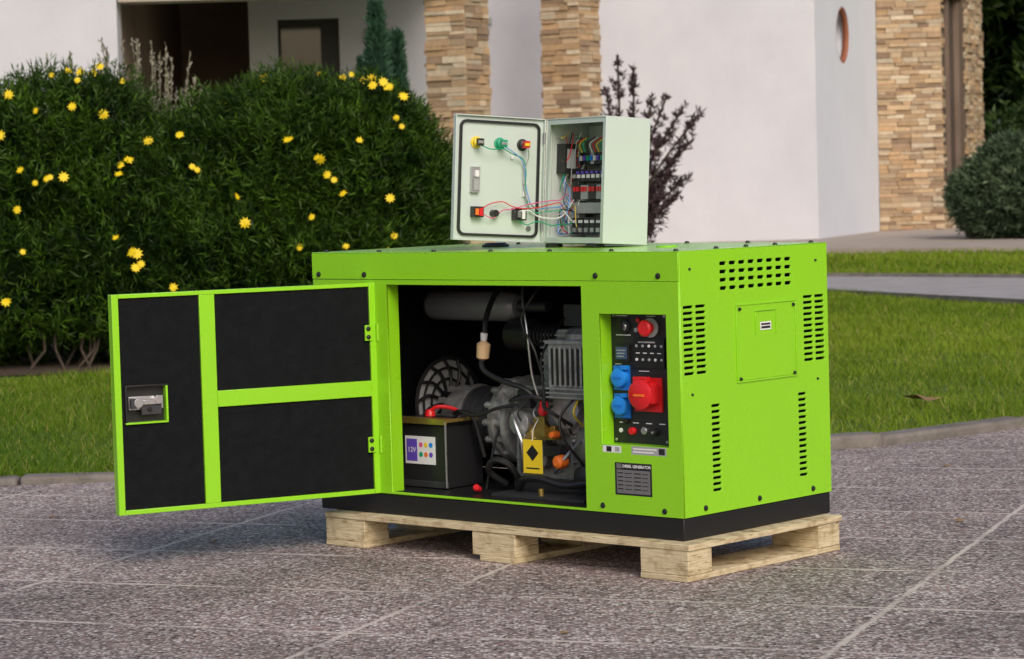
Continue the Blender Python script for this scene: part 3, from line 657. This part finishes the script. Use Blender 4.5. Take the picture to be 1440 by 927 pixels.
def grass(name,n,xr,yr,h=(.022,.055),w=.005,dens=None):
    X=rng.uniform(*xr,n);Y=yr[0]+(yr[1]-yr[0])*rng.uniform(0,1,n)**1.25
    ok=Y>np.interp(X,kx,ky)+.09+.035*np.sin(X*17)+.02*np.sin(X*41)
    ok&=~((Y>14.2)&(Y<17.5)&(X<-.1)&(Y>14.45+.15*np.sin(X*5)))
    ok&=~((Y>path_front(X))&(Y<path_back(X)))
    X,Y=X[ok],Y[ok];n=len(X)
    P=np.stack([X,Y,np.full(n,.010)],1);a=rng.uniform(0,np.pi*2,n);sc=np.clip(Y/11,1,2.2)
    hh=rng.uniform(*h,n)*(1+.35*np.sin(X*2.3+Y*1.1)*np.sin(Y*1.7));ww=w*sc
    lean=rng.normal(size=(n,2))*.6*hh[:,None]
    s=np.stack([np.cos(a)*ww/2,np.sin(a)*ww/2,np.zeros(n)],1)
    tip=P+np.stack([lean[:,0],lean[:,1],hh],1)
    V=np.stack([P-s,P+s,tip],1).reshape(-1,3);F=np.arange(len(V)).reshape(-1,3)
    q=rng.uniform(0,1,(n,1))*.4+.3*(np.sin(X*1.3+Y*.7)*.5+.5)[:,None]+.3*(np.sin(X*6.3+Y*4.7+2*np.sin(Y*3.1))*np.sin(Y*5.1-X*3)*.5+.5)[:,None]
    q=q+.12*np.clip(X[:,None]/2,-1,1)  # blades lighter to the right, sunlight on the lawn put into their colour
    C=np.array([.055,.135,.005])*(1-q)+np.array([.25,.34,.02])*q
    dry=rng.uniform(0,1,n)<.07;C[dry]=[.36,.32,.10]
    return npmesh(name,V,F,0,['blade'],C)
grass('grass',360000,(-4.2,5.2),(9.3,22),)
grass('grass',60000,(1.5,9),(22,33),(.03,.07),.008)
px_=np.linspace(-14,14,40);strip('path',px_,path_front(px_),path_back(px_),.03,'path')
b=MB()
for i in range(39):
    for fn,off in((path_front,-.1),(path_back,0)):
        x0,x1=px_[i],px_[i+1];y0,y1=fn(x0)+off,fn(x1)+off
        b.add([(x0,y0,.0),(x1,y1,.0),(x1,y1+.1,.0),(x0,y0+.1,.0),(x0,y0,.06),(x1,y1,.06),(x1,y1+.1,.06),(x0,y0+.1,.06)],[(4,5,6,7),(0,1,5,4),(2,3,7,6)],'kerb')
b.build('path_edging',smooth=False)
b=MB();b.add([(-6,31.8,.09),(3.88,31.6,.09),(5.62,30.5,.09),(7.4,29.6,.09),(8.6,44,.09),(-6,44,.09),(-6,31.8,-.01),(3.88,31.6,-.01),(5.62,30.5,-.01),(7.4,29.6,-.01)],[(0,1,2,3,4,5),(6,7,1,0),(7,8,2,1),(8,9,3,2)],'tile');b.build('porch_floor',smooth=False)
poly('planting_bed',[(-9,14.6),(-4,14.45),(-2,14.7),(-.5,14.9),(0,15.6),(0,17.6),(-9,17.6)],.02,'soil')
# ------------------------------------------------------------------ bushes
E=[(-4.6,16,.8,.9,.9,.95),(-3.55,15.9,.82,.75,.85,.93),(-2.85,15.75,.85,.6,.8,.93),(-2.40,15.8,.85,.45,.75,.86),(-3.0,15.4,.55,.8,.6,.45),(-2.3,15.5,.6,.6,.6,.5),(-3.25,15.6,1.35,.3,.4,.36),(-2.55,15.6,1.4,.28,.35,.33)]
E2=[(-1.80,15.9,.80,.55,.8,.76),(-1.30,15.8,.82,.6,.85,.84),(-.86,15.8,.80,.48,.8,.85),(-.60,15.75,.68,.30,.6,.72),(-1.5,15.4,.55,.7,.6,.45),(-.80,15.5,.55,.45,.6,.45),(-1.1,15.6,1.35,.3,.4,.34),(-.75,15.6,1.35,.25,.35,.30),(-1.55,15.6,1.25,.25,.35,.35)]
fl=[(-2.35,1.49),(-2.63,1.13),(-2.71,1.10),(-2.56,1.13),(-2.24,1.19),(-2.25,1.14),(-2.16,.69),(-2.11,.62),(-2.13,.68),(-2.77,.71),(-2.87,.43),(-2.81,.95),(-2.90,1.62),(-2.73,1.52),(-2.92,1.38),(-1.93,.48),(-1.26,1.31),(-1.08,1.19),(-1.10,1.20),(-1.0,1.07),(-.95,.99),(-1.13,.86),(-.64,1.42),(-.61,1.37),(-.66,.74),(-1.80,1.15),(-1.92,1.36),(-1.56,.99),(-1.83,1.17),
    (-1.44,1.69),(-1.11,1.71),(-.975,1.68),(-.86,1.66),(-.72,1.64),(-.68,1.61),(-2.43,1.79),(-2.47,1.75),(-2.55,1.76),(-2.7,1.74),(-.60,1.55),(-.80,1.67),(-.92,1.70),(-2.3,1.70),(-2.62,1.77),(-3.6,1.3),(-3.3,.9),(-3.8,1.7),(-4.2,1.2),(-2.20,1.22),(-1.04,1.10),(-.70,1.60),(-.78,1.62),(-2.14,.60),(-2.52,1.70)]
for _ in range(16): fl.append((rng.uniform(-4,-.5),rng.uniform(.6,1.6)))
def flow(cond):
    out=[]
    for x,z in fl:
        if not cond(x): continue
        ybest=None
        for q in E+E2:
            s=((x-q[0])/q[3])**2+((z-q[2])/q[5])**2
            if s<1:
                yy=q[1]-q[4]*math.sqrt(1-s)
                if ybest is None or yy<ybest: ybest=yy
        if ybest is None: ybest=15.75
        out.append((x,ybest-.09,z,rng.uniform(.018,.034)))
    return out
g0,g1=(.005,.020,.002),(.080,.17,.012)
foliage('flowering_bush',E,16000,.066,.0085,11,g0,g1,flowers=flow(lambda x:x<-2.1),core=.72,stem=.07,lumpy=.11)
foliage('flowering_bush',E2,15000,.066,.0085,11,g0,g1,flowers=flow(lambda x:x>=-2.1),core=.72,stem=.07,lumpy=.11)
foliage('round_shrub',[(7.0,34,.72,1.0,1.0,.76),(6.5,34.1,.6,.7,.8,.6)],5000,.10,.022,9,(.04,.07,.035),(.16,.22,.12))
def conifer(name,x,y,h,r,n):
    th=rng.uniform(0,2*np.pi,n);z=rng.uniform(.12,1,n)**.9;rr=r*(1.03-z)**.8*(1+.25*np.sin(th*3+z*14))*rng.uniform(.55,1,n)
    P=np.stack([x+rr*np.cos(th),y+rr*np.sin(th),z*h],1);per=7;P2=np.repeat(P,per,0);T=np.repeat(th,per)
    d=nz(np.stack([np.cos(T)*.5,np.sin(T)*.5,np.full(len(T),1.)],1)+rng.normal(size=(len(T),3))*.35);s=nz(np.cross(d,rng.normal(size=d.shape)));l=rng.uniform(.06,.13,(len(T),1))
    V=np.stack([P2,P2+d*l*.5+s*.014,P2+d*l,P2+d*l*.5-s*.014],1).reshape(-1,3);F=np.arange(len(V)).reshape(-1,4)
    C=np.array([.02,.06,.035])+np.array([.05,.09,.05])*rng.uniform(0,1,(len(F),1))
    root=empty(name)
    npmesh('crown',V,F,0,['leaf'],C,root)
    b=MB();b.cyl((x,y,0),(x,y,h*.85),.05,.01,'bark',8);b.build('trunk',root)
conifer('conifer_tree',-1.22,25,2.72,.24,1500);conifer('conifer_tree',-1.05,25.3,2.45,.22,1300);conifer('conifer_tree',-1.37,25.4,2.2,.2,900)
def spiky(name,x,y,n,tips,c0,c1,lf):
    root=empty(name);b=MB();VV=[];CC=[]
    for (tx,tz) in tips:
        ty=y+rng.uniform(-.35,.35);p0=Vector((x+rng.uniform(-.1,.1),y,.0));p2=Vector((tx,ty,tz));p1=(p0+p2)/2+Vector((-(tx-x)*.18,0,.12))
        b.tube([p0,p1,p2],.012,'bark',5,6)
        for k in range(n):
            t=rng.uniform(.25,1.02);p=(1-t)**2*p0+2*t*(1-t)*p1+t*t*p2
            p=np.array(p)+rng.normal(size=3)*.055*(1.25-t*.9)
            for _ in range(5):
                d=nz(np.array([(tx-x)*.4,0,1.])+rng.normal(size=3)*.75);s=nz(np.cross(d,rng.normal(size=3)));l=lf*rng.uniform(.6,1.2)
                VV+=[p,p+d*l*.5+s*l*.12,p+d*l,p+d*l*.5-s*l*.12];q=rng.uniform();CC.append(np.array(c0)*(1-q)+np.array(c1)*q)
    b.build('stems',root);V=np.array(VV);F=np.arange(len(V)).reshape(-1,4);npmesh('leaves',V,F,0,['leaf'],np.array(CC),root)
spiky('dark_leaved_shrub',1.25,27,80,[(1.18,2.25),(1.32,2.12),(1.05,1.9),(1.5,1.8),(1.66,1.85),(1.85,1.75),(1.98,1.65),(1.95,1.4),(1.8,1.3),(1.6,1.45),(1.45,1.25),(1.7,1.05),(1.2,1.5),(1.0,1.4),(1.75,.8),(1.4,.8),(1.85,1.0),(1.3,1.7),(1.55,1.1)],(.030,.020,.026),(.11,.065,.075),.08)
def feather(name,x0,x1,y,n,zt):
    V=[];C=[]
    for i in range(n):
        x=rng.uniform(x0,x1);yy=y+rng.uniform(-.2,.2);h=zt*rng.uniform(.78,1.02);lx_=x+rng.normal()*.12
        base=np.array([(x0+x1)/2+(x-(x0+x1)/2)*.5,yy,.3]);tip=np.array([lx_,yy,h]);d=nz(tip-base);s=np.array([1,0,0.])
        V+=[base-s*.004,base+s*.004,tip+s*.003,tip-s*.003];C.append([.20,.19,.11])
        for k in range(34):
            t=rng.uniform(.76,1.0);p=base+(tip-base)*t;dd=nz(d+rng.normal(size=3)*.35);w_=nz(np.cross(dd,rng.normal(size=3)))*.007;l=.04
            V+=[p,p+dd*l*.5+w_,p+dd*l,p+dd*l*.5-w_];C.append(np.array([.34,.31,.25])*rng.uniform(.6,1.2))
    V=np.array(V);F=np.arange(len(V)).reshape(-1,4);npmesh(name,V,F,0,['leaf'],np.array(C))
feather('feather_grass',-2.75,-2.2,18,40,2.06);feather('feather_grass',-3.15,-2.7,17.4,18,1.95)
b=MB()
for i in range(60):
    x=rng.uniform(-4,-.4);y=15.1+rng.uniform(-.1,.3);b.tube([(x,y,0),(x+rng.normal()*.1,y+.1,.2),(x+rng.normal()*.25,y+.3,.5)],.009,'bark',5,3)
b.build('bush_stems')
b=MB()
for (x,y,s) in((1.75,11.1,.09),(-.9,7.6,.02),(.1,5.9,.015),(1.3,7.6,.02),(-1.3,8.6,.02),(-.2,5.6,.012),(1.5,9.0,.02),(-1.5,8.3,.018)):
    z=.045 if s>.05 else .002;a=random.uniform(0,6)
    P=[(x+s*math.cos(a+t)*(1 if i%2 else .45),y+s*math.sin(a+t)*(1 if i%2 else .45),z+random.uniform(0,s*.35)) for i,t in enumerate(np.linspace(0,5.5,8))]
    b.add([(x,y,z+s*.1)]+P,[(0,i,i%8+1) for i in range(1,9)],'dryleaf')
b.build('fallen_leaves')
def tree(name,x,y,h,cr,n,c0,c1):
    root=empty(name);b=MB();b.cyl((x,y,0),(x+.2,y,h*.6),.28,.12,'bark',10)
    for i in range(7):
        a=random.uniform(0,6.28);b.cyl((x+.12,y,h*random.uniform(.3,.55)),(x+math.cos(a)*cr*.7,y+math.sin(a)*cr*.7,h*random.uniform(.6,.9)),.08,.02,'bark',6)
    b.build('trunk',root)
    el=[]
    for i in range(12):
        a=random.uniform(0,6.28);q=random.uniform(.2,.75)*cr;zz=h*random.uniform(.28,.9);r=cr*random.uniform(.32,.5);el.append((x+q*math.cos(a),y+q*math.sin(a),zz,r,r,r*.8))
    foliage('crown',el,n,.28,.08,7,c0,c1,parent=root,core=.6,stem=.15,lumpy=.2)
tree('broadleaf_tree',11.2,52,9,3.6,5000,(.012,.03,.006),(.11,.17,.03))
tree('broadleaf_tree',15.5,50,10,4,4000,(.012,.03,.006),(.06,.11,.02))
tree('broadleaf_tree',9.6,56,8,3,3500,(.02,.03,.006),(.14,.14,.03))
foliage('hedge',[(10,48,1.0,1.6,1.2,1.2),(12.5,48,1.2,2,1.4,1.4),(15.5,47,1.2,2,1.4,1.4),(18.5,46,1.2,2,1.4,1.4)],5000,.16,.05,7,(.02,.045,.01),(.07,.12,.025))
# ------------------------------------------------------------------ house
house=empty('white_house')
b=MB()
Hh=5.2
b.box(-16,-4.44,30,30.35,0,Hh,'stucco')
b.box(-3.22,-2.86,33,33.3,0,Hh,'stucco');b.box(-2.08,-.3,33,33.3,0,Hh,'stucco');b.box(-2.86,-2.08,33.002,33.3,3.14,Hh,'stucco');b.box(-2.86,-2.08,33.002,33.3,0,.6,'stucco')
b.box(-.3,4.32,36.24,36.6,0,Hh,'stucco')
b.box(-.6,-.3,33.3,36.6,0,Hh,'stucco')
b.build('walls',house,smooth=False)
b=MB();b.box(-5.2,-3.2,36,36.2,0,Hh,'brown');b.box(-4.7,-4.45,30.36,36,0,Hh,'brown');b.box(-3.22,-3.0,33.31,36,0,Hh,'brown');b.build('porch_walls',house,smooth=False)
b=MB();b.box(-4.42,-.55,30,30.45,3.20,3.75,'tile');b.box(-4.43,-.6,30.45,36,3.75,3.95,'brown');b.build('porch_beam',house,smooth=False)
fd=Vector((1.37,3.61,0));fl_=fd.length;fd.normalize();fn=Vector((fd.y,-fd.x,0))
FM=basis(fd,(0,0,1),fn,(4.32,36.24,0))
circ=[(1.68+.41*math.cos(t),2.99+.41*math.sin(t)) for t in np.linspace(0,2*math.pi,40,endpoint=False)]
panel('side_wall',rect(0.002,fl_,0,Hh),[circ],.3,FM@Matrix.Translation((0,0,-.15)),'stucco_lit',house,0)
b=MB();b.T=FM
b.box(1.1,2.3,2.4,3.6,-.32,-.28,'glass')
pts=[(1.68+.40*math.cos(t),2.99+.40*math.sin(t),-.05) for t in np.linspace(0,2*math.pi,41)]
b.tube(pts,.05,'wframe',6,2);b.T=Matrix.Identity(4);b.build('round_window',house)
b=MB();b.box(-2.86,-2.08,33.12,33.14,.6,3.14,'glass')
for q in((-2.86,-2.83),(-2.32,-2.08)): b.box(q[0],q[1],33.06,33.119,.6,3.07,'frame')
b.box(-2.86,-2.08,33.05,33.118,3.0705,3.14,'frame')
b.build('window',house)
b=MB();b.box(-1.72,-1.60,32.93,32.999,2.85,3.0,'grey');b.box(-.25,-.16,36.18,36.239,3.2,3.3,'grey');b.build('wall_light',house,bevel=.01)
stc=[(.56,.42,.27),(.64,.50,.34),(.48,.33,.20),(.60,.42,.25),(.38,.26,.17),(.70,.58,.42),(.58,.38,.21)]
def clad(b,o,d,w,za,zb,nrm,backing=.3,hole=None):
    o=Vector(o);d=Vector(d).normalized();nrm=Vector(nrm).normalized();b.T=basis(d,(0,0,1),nrm,o)
    # in this frame local y is up and local z points outward
    if hole:
        b.box(0,hole[0],za,zb,-backing,-.001,'mortar');b.box(hole[1],w,za,zb,-backing,-.001,'mortar');b.box(hole[0],hole[1],za,hole[2],-backing,-.001,'mortar');b.box(hole[0],hole[1],hole[3],zb,-backing,-.001,'mortar')
    else: b.box(0,w,za,zb,-backing,-.001,'mortar')
    z=za
    while z<zb:
        h=random.uniform(.04,.085);x=-.01
        while x<w:
            l=random.uniform(.12,.36);x2=min(x+l,w+.012)
            if w-x2<.08: x2=w+.012
            c=random.choice(stc);q=random.uniform(.72,1.1)
            if not(hole and x2>hole[0] and x<hole[1] and z+h>hole[2] and z<hole[3]):
                b.box(x+.003,x2-.003,z+.003,min(z+h,zb)-.002,-.01,random.uniform(.010,.05),'stone',tuple(a*q for a in c))
            x=x2
        z+=h
    b.T=Matrix.Identity(4)
def column(cx,cy,s,yaw,h):
    b=MB();c,sn=math.cos(yaw),math.sin(yaw);X=Vector((c,sn,0));Y=Vector((-sn,c,0));C=Vector((cx,cy,0))
    for (d,n) in((X,-Y),(Y,X),(-X,Y),(-Y,-X)):
        clad(b,C+n*s/2-d*s/2,d,s,0,h,n,.05)
    b.build('stone_column',house,smooth=False)
column(-.54,30.3,.50,math.radians(-30),Hh);column(.88,34.3,.53,math.radians(-30),Hh)
b=MB();clad(b,(5.70,39.86,0),(1,0,0),.97,0,Hh,(0,-1,0));clad(b,(6.67,39.9,0),fd,3.4,0,Hh,fn,hole=(.25,1.85,.56,3.7))
b.build('stone_wall',house,smooth=False)
b=MB();b.T=basis(fd,(0,0,1),fn,(6.67,39.9,0));b.box(.251,1.849,.561,3.699,-.15,-.13,'glass');b.box(.251,.36,.561,3.699,-.129,-.06,'brown');b.box(1.74,1.849,.561,3.699,-.129,-.06,'brown');b.box(.361,1.739,.561,.66,-.129,-.06,'brown');b.box(1.0,1.08,.661,3.699,-.129,-.07,'brown')
b.T=Matrix.Identity(4);b.build('tall_window',house)
b=MB();b.box(-.28,8,44,44.3,0,Hh,'stucco');b.build('rear_wall',house,smooth=False)
# ------------------------------------------------------------------ light, camera
wd=bpy.data.worlds.new('World');S.world=wd;wd.use_nodes=True;nt=wd.node_tree
sk=nt.nodes.new('ShaderNodeTexSky');sk.sky_type='NISHITA';sk.sun_disc=False
el=math.radians(36);az=math.atan2(.30,-.95)
sk.sun_elevation=el;sk.sun_rotation=az;sk.dust_density=4;sk.ozone_density=1;sk.air_density=1
bg=nt.nodes['Background'];bg.inputs[1].default_value=.125;nt.links.new(sk.outputs[0],bg.inputs[0])
sd=Vector((math.sin(az)*math.cos(el),math.cos(az)*math.cos(el),math.sin(el)))
ld=bpy.data.lights.new('sun','SUN');ld.energy=1.5;ld.angle=math.radians(30);ld.color=(1,.93,.85)
lo=bpy.data.objects.new('sun',ld);col.objects.link(lo);lo.rotation_euler=sd.to_track_quat('Z','Y').to_euler()
p,r=.0579,.0285
fwd=Vector((0,math.cos(p),-math.sin(p)));up0=Vector((0,math.sin(p),math.cos(p)));X0=Vector((1,0,0))
R=X0*math.cos(r)-up0*math.sin(r);U=X0*math.sin(r)+up0*math.cos(r)
cam=bpy.data.cameras.new('camera');co=bpy.data.objects.new('camera',cam);col.objects.link(co)
co.matrix_world=basis(R,U,-fwd,(0,0,1.045))
cam.sensor_width=36;cam.lens=91.25;cam.clip_end=2000;cam.clip_start=.1
cam.dof.use_dof=True;cam.dof.focus_distance=6.7;cam.dof.aperture_fstop=11
S.camera=co
S.view_settings.view_transform='Standard';S.view_settings.look='None';S.view_settings.exposure=0
